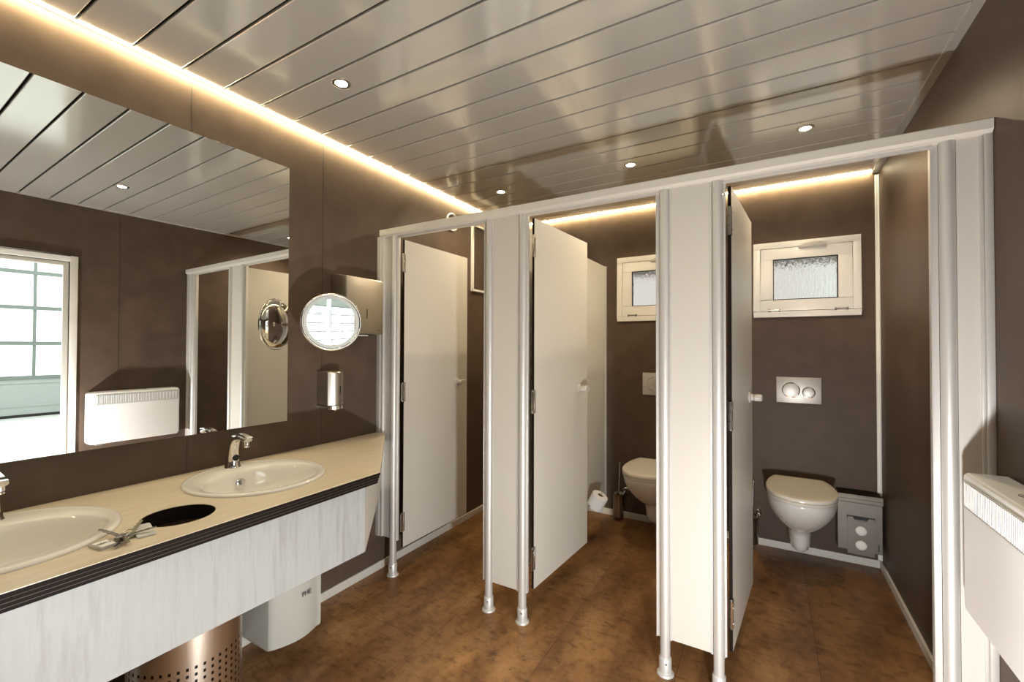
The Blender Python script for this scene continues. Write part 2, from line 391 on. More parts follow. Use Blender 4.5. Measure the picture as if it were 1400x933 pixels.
# wall channels
r = thing('wall_channel', 'tall ribbed metal wall channel at left end of the cubicle front', 'wall channel', (0.05, 0, 0.2))
b = B_(); box(b, 0.0, 0.030, -0.024, 0.024, 0.21, 1.972); box(b, 0.030, 0.036, -0.016, 0.016, 0.21, 1.972); box(b, 0.036, 0.050, -0.020, 0.020, 0.21, 1.972); bevel(b, 0.003, 2)
obj('channel', b, M['alu'], r, 40)
b = B_(); box(b, 0.050, 0.1025, -0.007, 0.007, 0.21, 1.972); obj('filler_panel', b, M['alu'], r)
r = thing('wall_channel', 'wall channel with cream filler panel at right end, behind the heater', 'wall channel', (2.55, 0, 0))
b = B_(); box(b, 2.571, W, -0.020, 0.020, 0.10, 1.972); box(b, 2.562, 2.571, -0.011, 0.011, 0.1, 1.972); bevel(b, 0.003, 2); obj('channel', b, M['alu'], r, 40)
b = B_(); box(b, 2.5115, 2.562, -0.007, 0.007, 0.10, 1.972); obj('filler_panel', b, M['cream'], r)
# head rail: rounded handrail section with a lip below
prof = [(-0.032, 1.976), (-0.032, 2.005), (-0.029, 2.008), (0.019, 2.008), (0.022, 2.005), (0.022, 1.974), (0.016, 1.967), (-0.022, 1.967)]
b = B_(); loft(b, [[(x, y, z) for y, z in prof] for x in (0.028, 2.588)]); r = thing('head_rail', 'long pale metal head rail running above all the cubicle doors', 'rail', (1.3, 0, 1.967))
obj('rail', b, M['aluw'], r)
b = B_(); box(b, 0.13, 2.46, -0.004, 0.012, 1.955, 1.968); bevel(b, 0.001, 1); obj('rail_lip', b, M['alu'], r)

# cubicle doors: board with dark core, three hinges, thumb-turn knob
def make_door(hx, hy, ang, label, zb=0.15, zt=1.952, wdt=0.618):
    r = thing('cubicle_door', label, 'door', (hx, hy, zb), 'cubicle doors')
    R = Matrix.Translation((hx, hy, 0)) @ Matrix.Rotation(math.radians(ang), 4, 'Z')
    # local: door runs along +x, outer face looks towards -y
    b = B_(); t = 0.0125
    box(b, 0, wdt, 0, t, zb, zt); bmesh.ops.recalc_face_normals(b, faces=b.faces); bevel(b, 0.0008, 1)
    for f in b.faces: f.material_index = 0 if abs(f.normal.y) > 0.8 else 1
    xform(b, R); o = obj('door_panel', b, [M['cream'], M['edge']], r)
    for z in (1.815, 1.055, 0.297):
        b = B_(); box(b, 0.002, 0.012, -0.0015, t+0.002, z-0.056, z+0.056)
        for dz in (-0.034, 0.034): cyl(b, (0.006, -0.001, z+dz), (0.006, -0.0035, z+dz), 0.004, seg=12)
        for a0, a1 in ((-0.056, -0.02), (-0.018, 0.018), (0.02, 0.056)): cyl(b, (-0.006, 0.004, z+a0), (-0.006, 0.004, z+a1), 0.0065, seg=16)
        bevel(b, 0.0006, 1, 50)
        xform(b, R); h = obj('hinge', b, M['nickel'], r, 40)
        b = B_(); box(b, -0.019, -0.008, -0.004, 0.004, z-0.05, z+0.05)
        for dz in (-0.03, 0.03): lathe(b, (-0.0135, -0.004, z+dz), (0, -1, 0), [(0, 0.004), (0.0015, 0.0035)], 12)
        xform(b, R); obj('hinge_leaf', b, M['nickel'], h)
    kx, kz = wdt-0.112, 1.083
    for s, nm in ((-1, 'door_knob'), (1, 'door_knob')):
        b = B_(); y0 = 0 if s < 0 else t
        lathe(b, (kx, y0, kz), (0, s, 0), [(0, 0.026), (0.004, 0.026), (0.006, 0.023), (0.010, 0.016), (0.024, 0.015)], 28)
        k = obj(nm, (xform(b, R), b)[1], M['knob'], r, 40)
        b = B_(); n = 28; pr = []
        for i in range(n):
            a = 2*PI*i/n; rx = 0.032*(1.0 if math.cos(a) > 0 else 1.0); pr.append((kx+0.001+rx*math.cos(a), kz+0.0195*math.sin(a)*(1+0.18*math.cos(2*a))))
        loft(b, [[(kx+(px-kx)*q, y0+s*yy_, kz+(pz-kz)*q) for px, pz in pr] for yy_, q in ((0.022, 0.85), (0.025, 1.0), (0.050, 1.0), (0.055, 0.86))])
        xform(b, R); obj('thumb_turn', b, M['knob'], k, 45)
    return r
make_door(0.1585, 0.042, 89.5, 'open cream cubicle door on the left, lit from the strip above the mirror')
make_door(1.022, 0.034, 86.2, 'open cream cubicle door in the middle, swung into its cubicle')
make_door(1.884, 0.033, 85.2, 'open cream cubicle door on the right, seen almost edge-on', wdt=0.612)

# divider walls between the cubicles
def divider(x, label):
    r = thing('divider_wall', label, 'partition panel', (x, 0.8, 0.15), 'divider walls between the cubicles')
    b = B_(); box(b, x-0.0065, x+0.0065, 0.01, YB-0.022, 0.15, 1.962); bevel(b, 0.0008, 1); obj('divider_board', b, M['cream'], r)
    b = B_(); box(b, x-0.011, x+0.011, YB-0.024, YB, 0.14, 1.966); box(b, x-0.011, x+0.011, 0.008, 0.02, 0.14, 1.966); bevel(b, 0.001, 1); obj('edge_profile', b, M['alu'], r)
divider(0.8815, 'cream divider wall between left and middle cubicles')
divider(1.739, 'cream divider wall between middle and right cubicles')

# ------------------------------------------------------------------ toilets
def dshape(cx, yb, yf, w, wb, n=44, pw=2.3):
    """D outline: flat back of half-width wb at yb, round front reaching yf, half-width w"""
    L_ = yb-yf; pts = []
    ym = yf+L_*0.52
    for i in range(n):
        a = -PI*i/(n-1)          # right side -> front -> left side
        ca, sa = math.cos(a), math.sin(a)
        x = w*math.copysign(abs(ca)**(2/pw), ca); y = ym+(ym-yf)*-abs(sa)**(2/pw) if True else 0
        pts.append((cx+x, y))
    m_ = 8
    left = [(cx-w+(w-wb)*((k/m_)**2), ym+(yb-ym)*k/m_) for k in range(1, m_+1)]
    right = [(2*cx-x, y) for x, y in reversed(left)]
    return pts+left+right
def make_toilet(cx, label):
    r = thing('toilet', label, 'toilet', (cx, YB-0.25, 0.1), 'wall-hung toilets')
    b = B_(); yb = YB-0.0005; rings = []
    for z, w, yf, wb in ((0.088, 0.030, 1.335, 0.030), (0.092, 0.042, 1.315, 0.040), (0.105, 0.052, 1.297, 0.05), (0.14, 0.057, 1.288, 0.06), (0.19, 0.061, 1.276, 0.066), (0.218, 0.065, 1.262, 0.072), (0.234, 0.075, 1.235, 0.085),
                         (0.255, 0.096, 1.195, 0.11), (0.285, 0.121, 1.150, 0.135), (0.325, 0.146, 1.100, 0.155), (0.365, 0.163, 1.062, 0.165), (0.40, 0.173, 1.036, 0.17), (0.43, 0.176, 1.024, 0.17), (0.446, 0.174, 1.022, 0.17), (0.452, 0.170, 1.026, 0.165)):
        wb = min(wb, w)
        rings.append([(x, y, z) for x, y in dshape(cx, yb-0.004, yf, w, wb, pw=2.3)])
    loft(b, rings); obj('bowl', b, M['ceramic'], r, 50)
    b = B_(); cl = []
    for z, g in ((0.4545, 0.0), (0.4565, 0.002), (0.468, 0.002), (0.4695, 0.0)): cl.append([(x, y, z) for x, y in dshape(cx, YB-0.052, 1.016-g, 0.175+g, 0.135)])
    loft(b, cl); obj('seat', b, M['seat'], r, 40)
    b = B_(); cl = []
    for z, g in ((0.4715, -0.002), (0.473, 0.002), (0.484, 0.002), (0.489, -0.001), (0.4925, -0.012), (0.494, -0.03), (0.495, -0.06)): cl.append([(x, y, z) for x, y in dshape(cx, YB-0.050+g*0.4, 1.012-g, 0.177+g, 0.137+g)])
    loft(b, cl); obj('lid', b, M['seat'], r, 40)
    b = B_()
    for s in (-1, 1): cyl(b, (cx+s*0.075, YB-0.036, 0.452), (cx+s*0.075, YB-0.036, 0.482), 0.012, seg=18)
    cyl(b, (cx-0.1, YB-0.040, 0.476), (cx+0.1, YB-0.040, 0.476), 0.008, seg=14); obj('seat_hinge', b, M['chrome'], r, 40)
    for s in (-1, 1):
        b = B_(); loft(b, [[(cx+s*(0.055+q*0.045), YB-0.006-d_, z) for q, d_, z in ((0, 0.0, 0.16), (0, 0.05, 0.19), (1, 0.05, 0.27), (1, 0.0, 0.29))], [(cx+s*(0.068+q*0.055), YB-0.006-d_, z) for q, d_, z in ((0, 0.0, 0.17), (0, 0.04, 0.20), (1, 0.04, 0.28), (1, 0.0, 0.30))]])
        obj('side_cover', b, M['ceramic'], r)
    return r
t1 = make_toilet(2.168, 'closed wall-hung toilet in the right cubicle, beside the steel bin')
dup(t1, (1.296-2.168, 0, 0), 'wall-hung toilet in the middle cubicle, half hidden by the wide pale panel')

def make_flush(cx, label):
    r = thing('flush_plate', label, 'flush plate', (cx, YB, 0.96), 'dual flush plates')
    x0, x1, z0, z1 = cx-0.1235, cx+0.1235, 0.961, 1.130
    b = B_(); box(b, x0, x1, YB-0.012, YB, z0, z1); bevel(b, 0.003, 2); obj('plate', b, M['satin'], r, 40)
    for dx, rr, dz in ((-0.041, 0.051, -0.003), (0.055, 0.036, -0.014)):
        b = B_(); lathe(b, (cx+dx, YB-0.012, 1.047+dz), (0, -1, 0), [(0, rr), (0.0015, rr), (0.002, rr-0.003)], 40); f = obj('button_ring', b, M['chrome'], r, 40)
        b = B_(); lathe(b, (cx+dx, YB-0.013, 1.047+dz), (0, -1, 0), [(0, rr-0.005), (0.004, rr-0.005), (0.005, rr-0.008)], 40); obj('flush_button', b, M['satin'], f, 40)
    return r
f1 = make_flush(2.1735, 'dual-button steel flush plate above the toilet in the right cubicle')
dup(f1, (1.2995-2.1735, 0, 0), 'dual-button flush plate in the middle cubicle, half hidden by the wide pale panel')

# toilet brushes
def make_brush(cx, label):
    r = thing('toilet_brush', label, 'toilet brush', (cx, YB-0.08, 0.03), 'toilet brushes in steel holders')
    y = YB-0.078
    b = B_(); lathe(b, (cx, y, 0.028), (0, 0, 1), [(0, 0.036), (0.004, 0.040), (0.03, 0.040), (0.10, 0.040), (0.150, 0.042), (0.168, 0.046), (0.172, 0.0475), (0.173, 0.045), (0.165, 0.040), (0.02, 0.036)], 36)
    obj('holder', b, M['nickel'], r, 40)
    b = B_(); cyl(b, (cx, y, 0.07), (cx+0.012, y, 0.43), 0.0055, seg=14); lathe(b, (cx+0.012, y, 0.428), (0.03, 0, 1), [(0, 0.0055), (0.004, 0.0065), (0.01, 0.0065), (0.013, 0.004)], 14); obj('brush_handle', b, M['nickel'], r, 40)
    b = B_(); lathe(b, (cx, y, 0.055), (0, 0, 1), [(0, 0.018), (0.01, 0.028), (0.07, 0.028), (0.08, 0.015)], 20); obj('brush_head', b, M['bristle'], r, 40)
    b = B_(); lathe(b, (cx+0.040, YB, 0.215), (0, -1, 0), [(0, 0.022), (0.008, 0.022), (0.012, 0.016), (0.030, 0.008), (0.05, 0.008)], 24); cyl(b, (cx+0.040, YB-0.045, 0.215), (cx+0.028, YB-0.06, 0.19), 0.006, seg=12)
    obj('wall_bracket', b, M['chrome'], r, 40)
    return r
b1 = make_brush(1.008, 'steel toilet brush and holder left of the toilet in the middle cubicle')
dup(b1, (1.905-1.008, 0, 0), 'toilet brush holder behind the right cubicle door, only a dark sliver showing')

# toilet roll on a tilted holder at divider wall
r = thing('toilet_roll_holder', 'small chrome roll holder on the divider wall of the middle cubicle', 'roll holder', (0.888, 1.0, 0.29))
b = B_(); lathe(b, (0.888, 0.965, 0.262), (1, 0, 0), [(0, 0.021), (0.006, 0.021), (0.010, 0.014), (0.025, 0.007)], 24); obj('rosette', b, M['chrome'], r, 40)
ax = Vector((0.42, 0.0, 0.85)).normalized(); rc = Vector((0.985, 1.055, 0.262))
b = B_(); e0, e1 = rc-ax*0.062, rc+ax*0.066
tube(b, [(0.905, 0.965, 0.262), (0.93, 0.968, 0.262), (0.955, 0.985, 0.245), tuple(e0-Vector((0.0, 0.0, 0.0))), tuple(e1)], 0.005, 10); obj('roll_arm', b, M['chrome'], r, 40)
b = B_(); lathe(b, rc-ax*0.050, ax, [(0, 0.020), (0, 0.053), (0.003, 0.056), (0.097, 0.056), (0.100, 0.053), (0.100, 0.020), (0.0, 0.020)], 40, False, False)
o = obj('toilet_roll', b, M['paper'], None, 40); tag(o, 'white toilet roll hanging tilted on the holder in the middle cubicle', 'toilet roll')
b = B_(); lathe(b, rc-ax*0.0505, ax, [(0, 0.0195), (0.101, 0.0195), (0.101, 0.0185), (0, 0.0185), (0, 0.0195)], 28, False, False); obj('core', b, M['card'], o, 40)

# sanitary bin in the corner
r = thing('sanitary_bin', 'steel wall bin with lidded top and white knobs in the right cubicle corner', 'bin', (2.47, 1.49, 0.11))
x0, x1, y0 = 2.362, 2.574, 1.428
b = B_(); box(b, x0, x1, y0, YB-0.001, 0.118, 0.402); bevel(b, 0.002, 1); obj('bin_body', b, M['binsteel'], r)
b = B_(); box(b, x0+0.0, x1+0.004, y0-0.006, y0+0.004, 0.403, 0.424); box(b, x0, x1+0.004, y0-0.003, y0+0.004, 0.424, 0.441); box(b, x0, x1+0.004, y0+0.001, YB-0.001, 0.436, 0.447); bevel(b, 0.0015, 1); obj('bin_lid', b, [M['binsteel']], r)
b = B_(); box(b, x0+0.004, x1, y0+0.006, YB-0.002, 0.447, 0.4485); obj('lid_top', b, M['edge'], r)
b = B_(); fx0, fx1 = 2.410, 2.536
poly = [(fx0, 0.100), (fx1, 0.100), (fx1, 0.318), (fx1-0.026, 0.318), (fx1-0.032, 0.304), (fx1-0.040, 0.296), (fx0+0.040, 0.296), (fx0+0.032, 0.304), (fx0+0.026, 0.318), (fx0, 0.318)]
loft(b, [[(x, y, z) for x, z in poly] for y in (y0-0.004, y0-0.007)]); obj('front_flap', b, M['binsteel'], r)
b = B_(); box(b, fx0-0.003, fx1+0.003, y0-0.0045, y0-0.001, 0.304, 0.323); obj('flap_slot', b, M['dark'], r)
for z in (0.242, 0.158):
    b = B_(); lathe(b, (2.473, y0-0.007, z), (0, -1, 0), [(0, 0.027), (0.006, 0.027), (0.009, 0.024), (0.010, 0.018)], 32); obj('bin_knob', b, M['tag'], r, 40, 'round white knob')
b = B_(); box(b, x1-0.020, x1-0.016, y0-0.003, y0, 0.135, 0.175); obj('lock_slot', b, M['dark'], r)

# service hatch with white trim on the left wall of the left cubicle
r = thing('wall_hatch', 'brown wall hatch with thin white trim high in the left cubicle', 'hatch', (0, 1.15, 1.76))
b = B_(); hy0, hy1, hz0, hz1 = 0.93, 1.50, 1.757, 2.285
for a in ((hy0, hy1, hz0, hz0+0.017), (hy0, hy1, hz1-0.017, hz1), (hy0, hy0+0.017, hz0+0.017, hz1-0.017), (hy1-0.017, hy1, hz0+0.017, hz1-0.017)): box(b, 0, 0.02, *a)
bevel(b, 0.002, 1); obj('hatch_trim', b, M['upvc'], r)
b = B_(); box(b, 0, 0.010, hy0+0.015, hy1-0.015, hz0+0.015, hz1-0.015); obj('hatch_board', b, M['wall'], r)
# round vent ring
r = thing('air_vent', 'white round vent ring on the left wall just behind the head rail', 'vent', (0, 0.675, 2.235))
b = B_(); vc = (0.0, 0.675, 2.233)
tube(b, [(0.016, vc[1]+0.060*math.cos(2*PI*k/48), vc[2]+0.060*math.sin(2*PI*k/48)) for k in range(48)], 0.0065, 10, True); obj('vent_ring', b, M['upvc'], r, 60)
b = B_(); cyl(b, (0, vc[1], vc[2]), (0.008, vc[1], vc[2]), 0.056, seg=40)
obj('vent_disc', b, M['wall'], r, 40)

# ------------------------------------------------------------------ mirror on the left wall
b = B_(); e = 0.0173
ya, yb_, za, zb_ = -2.05, -0.597, 0.967, 2.176
def fx(y): return 0.028+e*(y+0.597)
loft(b, [[(0.0005, ya, z), (fx(ya), ya, z), (fx(yb_), yb_, z), (0.0005, yb_, z)] for z in (za, zb_)])
bmesh.ops.recalc_face_normals(b, faces=b.faces)
for f in b.faces: f.material_index = 0 if f.normal.x > 0.9 else 1
o = obj('wall_mirror', b, [M['mirror'], M['mirror_edge']]); tag(o, 'large frameless rectangular mirror on the brown wall above the counter', 'mirror')

# ------------------------------------------------------------------ vanity counter
def circle(cx, cy, rx, ry, n=64): return [(cx+rx*math.cos(2*PI*i/n), cy+ry*math.sin(2*PI*i/n)) for i in range(n)]
CZ = 0.8144
BAS = [-0.887, -1.552]; BX = 0.295
outer = [(0.002, -0.003), (0.060, -0.003), (0.652, -0.598), (0.656, -2.60), (0.002, -2.60)]
holes = [circle(BX, y, 0.236, 0.222) for y in BAS]+[circle(0.478, -1.227, 0.092, 0.092)]+[circle(BX, -2.217, 0.236, 0.222)]
def plate_with_holes(bm, outer, holes, z0, z1):
    es = []; 
    for lp in [outer]+holes:
        vs = [bm.verts.new((x, y, z1)) for x, y in lp]
        es += [bm.edges.new((vs[i], vs[(i+1) % len(vs)])) for i in range(len(vs))]
    res = bmesh.ops.triangle_fill(bm, use_beauty=True, use_dissolve=False, edges=es)
    fs = [g_ for g_ in res['geom'] if isinstance(g_, bmesh.types.BMFace)]
    ext = bmesh.ops.extrude_face_region(bm, geom=fs)
    vs = [g_ for g_ in ext['geom'] if isinstance(g_, bmesh.types.BMVert)]
    bmesh.ops.translate(bm, verts=vs, vec=(0, 0, z0-z1))
vt = thing('vanity_counter', 'long cream counter with dark ribbed edge and pale apron under the mirror', 'counter', (0.33, -1.3, 0.49))
b = B_(); plate_with_holes(b, outer, holes, CZ-0.0015, CZ); obj('counter_top', b, M['counter'], vt)
b = B_()
def inset(d): return [(0.002, -0.003), (0.060-d*1.2, -0.003), (0.652-d, -0.598-d*0.4), (0.656-d, -2.60), (0.002, -2.60)]
plate_with_holes(b, inset(0.0), holes, CZ-0.0125, CZ-0.0015)
for k, (za_, zb_2, d_) in enumerate(((-0.0235, -0.0145, 0.004), (-0.0345, -0.0255, 0.007), (-0.0450, -0.0365, 0.010))):
    plate_with_holes(b, inset(d_), holes, CZ+za_, CZ+zb_2)
obj('edge_band', b, M['edge'], vt)
b = B_()
for zz, d_ in ((-0.0135, 0.003), (-0.0245, 0.006), (-0.0355, 0.009)): plate_with_holes(b, inset(d_+0.0008), holes, CZ+zz-0.001, CZ+zz+0.001)
obj('edge_joint', b, mat('edge_joint_line', (0.10, 0.075, 0.065), 0.5), vt)
b = B_(); lathe(b, (0.478, -1.227, CZ-0.046), (0, 0, 1), [(0, 0.0935), (0, 0.0905), (0.0445, 0.0905), (0.0445, 0.0935), (0, 0.0935)], 64, False, False); obj('hole_collar', b, M['edge'], vt, 40, 'dark collar inside the round hole')
b = B_(); box(b, 0.588, 0.601, -2.55, -0.628, 0.494, CZ-0.0455); bevel(b, 0.001, 1); obj('apron', b, M['apron'], vt)
b = B_(); loft(b, [[(0.590, -0.627, z), (0.601, -0.627, z), (0.045, -0.020, z), (0.034, -0.020, z)] for z in (0.494, CZ-0.0455)]); obj('return_panel', b, M['cream'], vt)

def make_basin(cy, label):
    r = thing('wash_basin', label, 'wash basin', (BX, cy, CZ), 'oval drop-in basins')
    b = B_(); n = 72
    def el(rx, ry, z, ox=0.0): return [(BX+ox+rx*math.cos(2*PI*i/n), cy+ry*math.sin(2*PI*i/n), z) for i in range(n)]
    prof = [(0.234, 0.220, -0.03, 0), (0.249, 0.236, 0.0008, 0), (0.2505, 0.2375, 0.004, 0), (0.249, 0.236, 0.0075, 0), (0.244, 0.231, 0.010, 0), (0.238, 0.225, 0.0105, 0.0), (0.231, 0.219, 0.009, 0.001), (0.224, 0.213, 0.0085, 0.004)]
    prof += [(0.172, 0.203, 0.0075, 0.037), (0.166, 0.197, 0.002, 0.038), (0.160, 0.190, -0.012, 0.038), (0.150, 0.178, -0.045, 0.037), (0.136, 0.160, -0.082, 0.035), (0.112, 0.132, -0.112, 0.033), (0.075, 0.088, -0.132, 0.030), (0.030, 0.030, -0.141, 0.028)]
    rings = [el(rx, ry, CZ+z, ox) for rx, ry, z, ox in prof]
    loft(b, rings, False, True); obj('bowl', b, M['ceramic'], r, 60)
    b = B_(); lathe(b, (BX+0.028, cy, CZ-0.1405), (0, 0, 1), [(0, 0.028), (0.002, 0.028), (0.003, 0.022), (0.001, 0.016)], 30); obj('drain', b, M['chrome'], r, 40)
    # overflow ring on the wall-side slope
    b = B_(); c_ = Vector((BX+0.037-0.1475, cy-0.004, CZ-0.042)); lathe(b, c_, (1, 0, 0.25), [(0, 0.020), (0.003, 0.020), (0.0055, 0.016), (0.006, 0.004)], 28); obj('overflow_ring', b, M['chrome'], r, 40)
    b = B_(); lathe(b, c_+Vector((0.0035, 0, 0.004)), (1, 0, 0.25), [(0, 0.010), (0.0026, 0.010)], 20); obj('overflow_hole', b, M['chrome'], r, 40)
    return r
wb = make_basin(BAS[0], 'white oval drop-in basin nearer the cubicles, right of the round hole')
dup(wb, (0, BAS[1]-BAS[0], 0), 'white oval drop-in basin at left edge, beside the keys')

def make_faucet(cy, label):
    r = thing('sensor_tap', label, 'tap', (0.092, cy, CZ+0.008), 'chrome sensor taps')
    b = B_(); path = [(0.092, 0.006, 0.031, 0.030), (0.090, 0.012, 0.029, 0.0275), (0.089, 0.03, 0.0265, 0.0245), (0.090, 0.055, 0.0255, 0.023), (0.093, 0.080, 0.024, 0.0215), (0.100, 0.102, 0.0225, 0.0205), (0.112, 0.119, 0.019, 0.0195), (0.130, 0.130, 0.0155, 0.019), (0.152, 0.134, 0.012, 0.0185), (0.175, 0.133, 0.0105, 0.018), (0.198, 0.129, 0.0105, 0.0175), (0.206, 0.127, 0.0085, 0.015)]
    rings = []; n = 28
    for i, (x, z, a, w_) in enumerate(path):
        x2, z2 = path[min(i+1, len(path)-1)][:2]; x1_, z1_ = path[max(i-1, 0)][:2]
        d_ = Vector((x2-x1_, 0, z2-z1_)).normalized(); u = Vector((d_.z, 0, -d_.x))
        if i < 2: u = Vector((1, 0, 0))
        rings.append([Vector((x, cy, CZ+0.002+z))+u*a*math.cos(t)+Vector((0, 1, 0))*w_*math.sin(t) for t in (2*PI*k/n for k in range(n))])
    loft(b, rings); obj('tap_body', b, M['chrome'], r, 60)
    b = B_(); cyl(b, (0.191, cy, CZ+0.108), (0.190, cy, CZ+0.128), 0.0125, seg=24); lathe(b, (0.191, cy, CZ+0.106), (0, 0, -1), [(0, 0.0115), (0.006, 0.0115), (0.0065, 0.009)], 24); obj('aerator', b, M['chrome'], r, 40)
    b = B_(); lathe(b, (0.1135, cy, CZ+0.048), (1, 0, 0.04), [(-0.004, 0.0125), (0.0040, 0.0125), (0.0050, 0.010)], 24); obj('sensor_eye', b, M['dark'], r, 40, 'round black sensor eye')
    b = B_()
    loft(b, [[(0.094+0.0, cy-0.013, CZ+0.128), (0.094, cy+0.013, CZ+0.128), (0.088, cy+0.009, CZ+0.134), (0.088, cy-0.009, CZ+0.134)], [(0.150, cy-0.012, CZ+0.1475), (0.150, cy+0.012, CZ+0.1475), (0.150, cy+0.009, CZ+0.152), (0.150, cy-0.009, CZ+0.152)], [(0.214, cy-0.013, CZ+0.139), (0.214, cy+0.013, CZ+0.139), (0.214, cy+0.010, CZ+0.143), (0.214, cy-0.010, CZ+0.143)]])
    obj('top_plate', b, M['chrome'], r, 40)
    return r
fa = make_faucet(-0.874, 'curved chrome sensor tap at the basin nearer the cubicles')
dup(fa, (0, -0.658, 0), 'chrome sensor tap at left edge of the picture, only its spout tip showing')

# keys on the counter
kz = CZ+0.001
r = thing('key_bunch', 'bunch of keys with clear tags on the counter beside the round hole', 'keys', (0.545, -1.385, kz))
def tagplate(cx, cy, ln, wd, ang, th=0.003, z=kz, bev=0.006):
    b = B_(); box(b, -ln/2, ln/2, -wd/2, wd/2, 0, th)
    es = [e_ for e_ in b.edges if abs(e_.verts[0].co.z-e_.verts[1].co.z) > th*0.5]
    bmesh.ops.bevel(b, geom=es, offset=bev, segments=4, profile=0.5, affect='EDGES')
    xform(b, Matrix.Translation((cx, cy, z)) @ Matrix.Rotation(ang, 4, 'Z')); return b
obj('key_tag', tagplate(0.553, -1.424, 0.058, 0.038, math.radians(8), 0.005), M['clear'], r, None, 'clear plastic tag with white paper insert')
obj('tag_paper', tagplate(0.553, -1.422, 0.044, 0.030, math.radians(8), 0.0008, kz+0.005, 0.002), M['tag'], r)
text_mesh('tag_writing', 'A0041.3', 0.0086, Matrix.Translation((0.553, -1.422, kz+0.0062)) @ Matrix.Rotation(math.radians(98), 4, 'Z') @ Matrix.Diagonal((0.95, 2.1, 1, 1)), M['dark'], r, 0.0002)
obj('key_card', tagplate(0.533, -1.333, 0.100, 0.040, math.radians(-12), 0.0045), mat('pale_card_plastic', (0.66, 0.68, 0.66), 0.3), r, None, 'pale grey plastic card tag')
def key(cx, cy, ang, tilt, m_):
    b = B_(); n = 20
    loft(b, [[(0.010*math.cos(2*PI*i/n), 0.010*math.sin(2*PI*i/n), z) for i in range(n)] for z in (0, 0.0022)])
    bl = [(0.007, -0.0035), (0.045, -0.0035), (0.048, -0.001), (0.046, 0.003), (0.040, 0.001), (0.036, 0.0035), (0.031, 0.001), (0.026, 0.0035), (0.022, 0.0015), (0.016, 0.0035), (0.007, 0.0035)]
    loft(b, [[(x, y, z) for x, y in bl] for z in (0.0002, 0.0020)])
    xform(b, Matrix.Translation((cx, cy, kz+0.004)) @ Matrix.Rotation(ang, 4, 'Z') @ Matrix.Rotation(tilt, 4, 'Y') @ Matrix.Scale(1.5, 4))
    obj('key', b, m_, r)
key(0.548, -1.372, math.radians(-38), 0.02, M['nickel']); key(0.540, -1.378, math.radians(-12), -0.06, M['brass'])
key(0.545, -1.382, math.radians(205), -0.22, M['nickel']); key(0.545, -1.368, math.radians(140), -0.18, M['brass'])
key(0.540, -1.380, math.radians(-25), -0.3, M['nickel']); key(0.548, -1.385, math.radians(75), -0.12, M['nickel'])
b = B_(); tube(b, [(0.545+0.013*math.cos(2*PI*k/24), -1.378+0.013*math.sin(2*PI*k/24), kz+0.012+0.006*math.sin(2*PI*k/24)) for k in range(24)], 0.0013, 8, True); obj('key_ring', b, M['chrome'], r, 60)

# ------------------------------------------------------------------ perforated bin below the hole
bc = (0.436, -1.182)
r = thing('waste_bin', 'perforated steel waste bin under the counter below the round hole', 'bin', (bc[0], bc[1], 0))
b = B_(); NB, R0, HB = 132, 0.146, 0.60
zs = [0.0, 0.03]; z = 0.03
while z < 0.46: zs += [z+0.009, z+0.020]; z += 0.020
zs += [0.50, HB]
G = [[b.verts.new((bc[0]+R0*math.cos(2*PI*i/NB), bc[1]+R0*math.sin(2*PI*i/NB), zz)) for i in range(NB)] for zz in zs]
for k in range(len(zs)-1):
    hole_row = 0.03 <= zs[k] < 0.40 and abs((zs[k+1]-zs[k])-0.009) < 1e-4
    for i in range(NB):
        if hole_row and i % 3 == 0: continue
        j = (i+1) % NB; b.faces.new((G[k][i], G[k][j], G[k+1][j], G[k+1][i]))
o = obj('bin_body', b, M['steel'], r, 60)
b = B_(); lathe(b, (bc[0], bc[1], 0.004), (0, 0, 1), [(0, 0.139), (0.45, 0.139), (0.45, 0.137), (0.01, 0.137)], 48, True, True); obj('inner_liner', b, M['dark'], r, 60)
b = B_(); lathe(b, (bc[0], bc[1], 0), (0, 0, 1), [(0, 0.1475), (0.014, 0.1475), (0.014, 0.144), (0, 0.144), (0, 0.1475)], 64, False, False); obj('bin_foot_ring', b, M['chrome'], r, 50); b = B_(); lathe(b, (bc[0], bc[1], HB-0.006), (0, 0, 1), [(0, 0.144), (0, 0.1485), (0.008, 0.1485), (0.008, 0.144), (0, 0.144)], 64, False, False); obj('bin_rim', b, M['chrome'], r, 50)

# ------------------------------------------------------------------ small water heater under the counter
r = thing('water_boiler', 'small white under-counter water boiler on the wall right of the waste bin', 'water heater', (0.13, -0.70, 0.07))
b = B_(); n = 18; zb0 = 0.068; prof = [(0.02, -0.806), (0.235, -0.806), (0.243, -0.803)]
for i in range(1, n): 
    t_ = i/n; prof.append((0.246+0.046*math.sin(PI*(0.12+0.80*t_))-0.046*math.sin(PI*0.12)*(1-t_), -0.801+0.218*t_))
prof += [(0.264, -0.580), (0.258, -0.577), (0.02, -0.577)]
loft(b, [[(0.003+(x-0.003)*q, -0.69+(y+0.69)*q2, z) for x, y in prof] for z, q, q2 in ((zb0, 0.94, 0.96), (zb0+0.006, 0.985, 0.99), (zb0+0.016, 1, 1), (0.47, 1, 1), (0.486, 0.97, 0.98))])
obj('casing', b, M['boiler'], r, 40)
b = B_(); box(b, 0.0, 0.022, -0.795, -0.588, 0.09, 0.47); obj('back_plate', b, M['knob'], r)
mm = Matrix(((0, 0, 1, 0.2915), (1, 0, 0, -0.668), (0, 1, 0, 0.262), (0, 0, 0, 1)))
text_mesh('maker_mark', 'FHE', 0.026, mm, M['grey'], r, 0.0012)
r = thing('angle_valve', 'small chrome angle valve low on the wall right of the boiler', 'valve', (0.05, -0.545, 0.13))
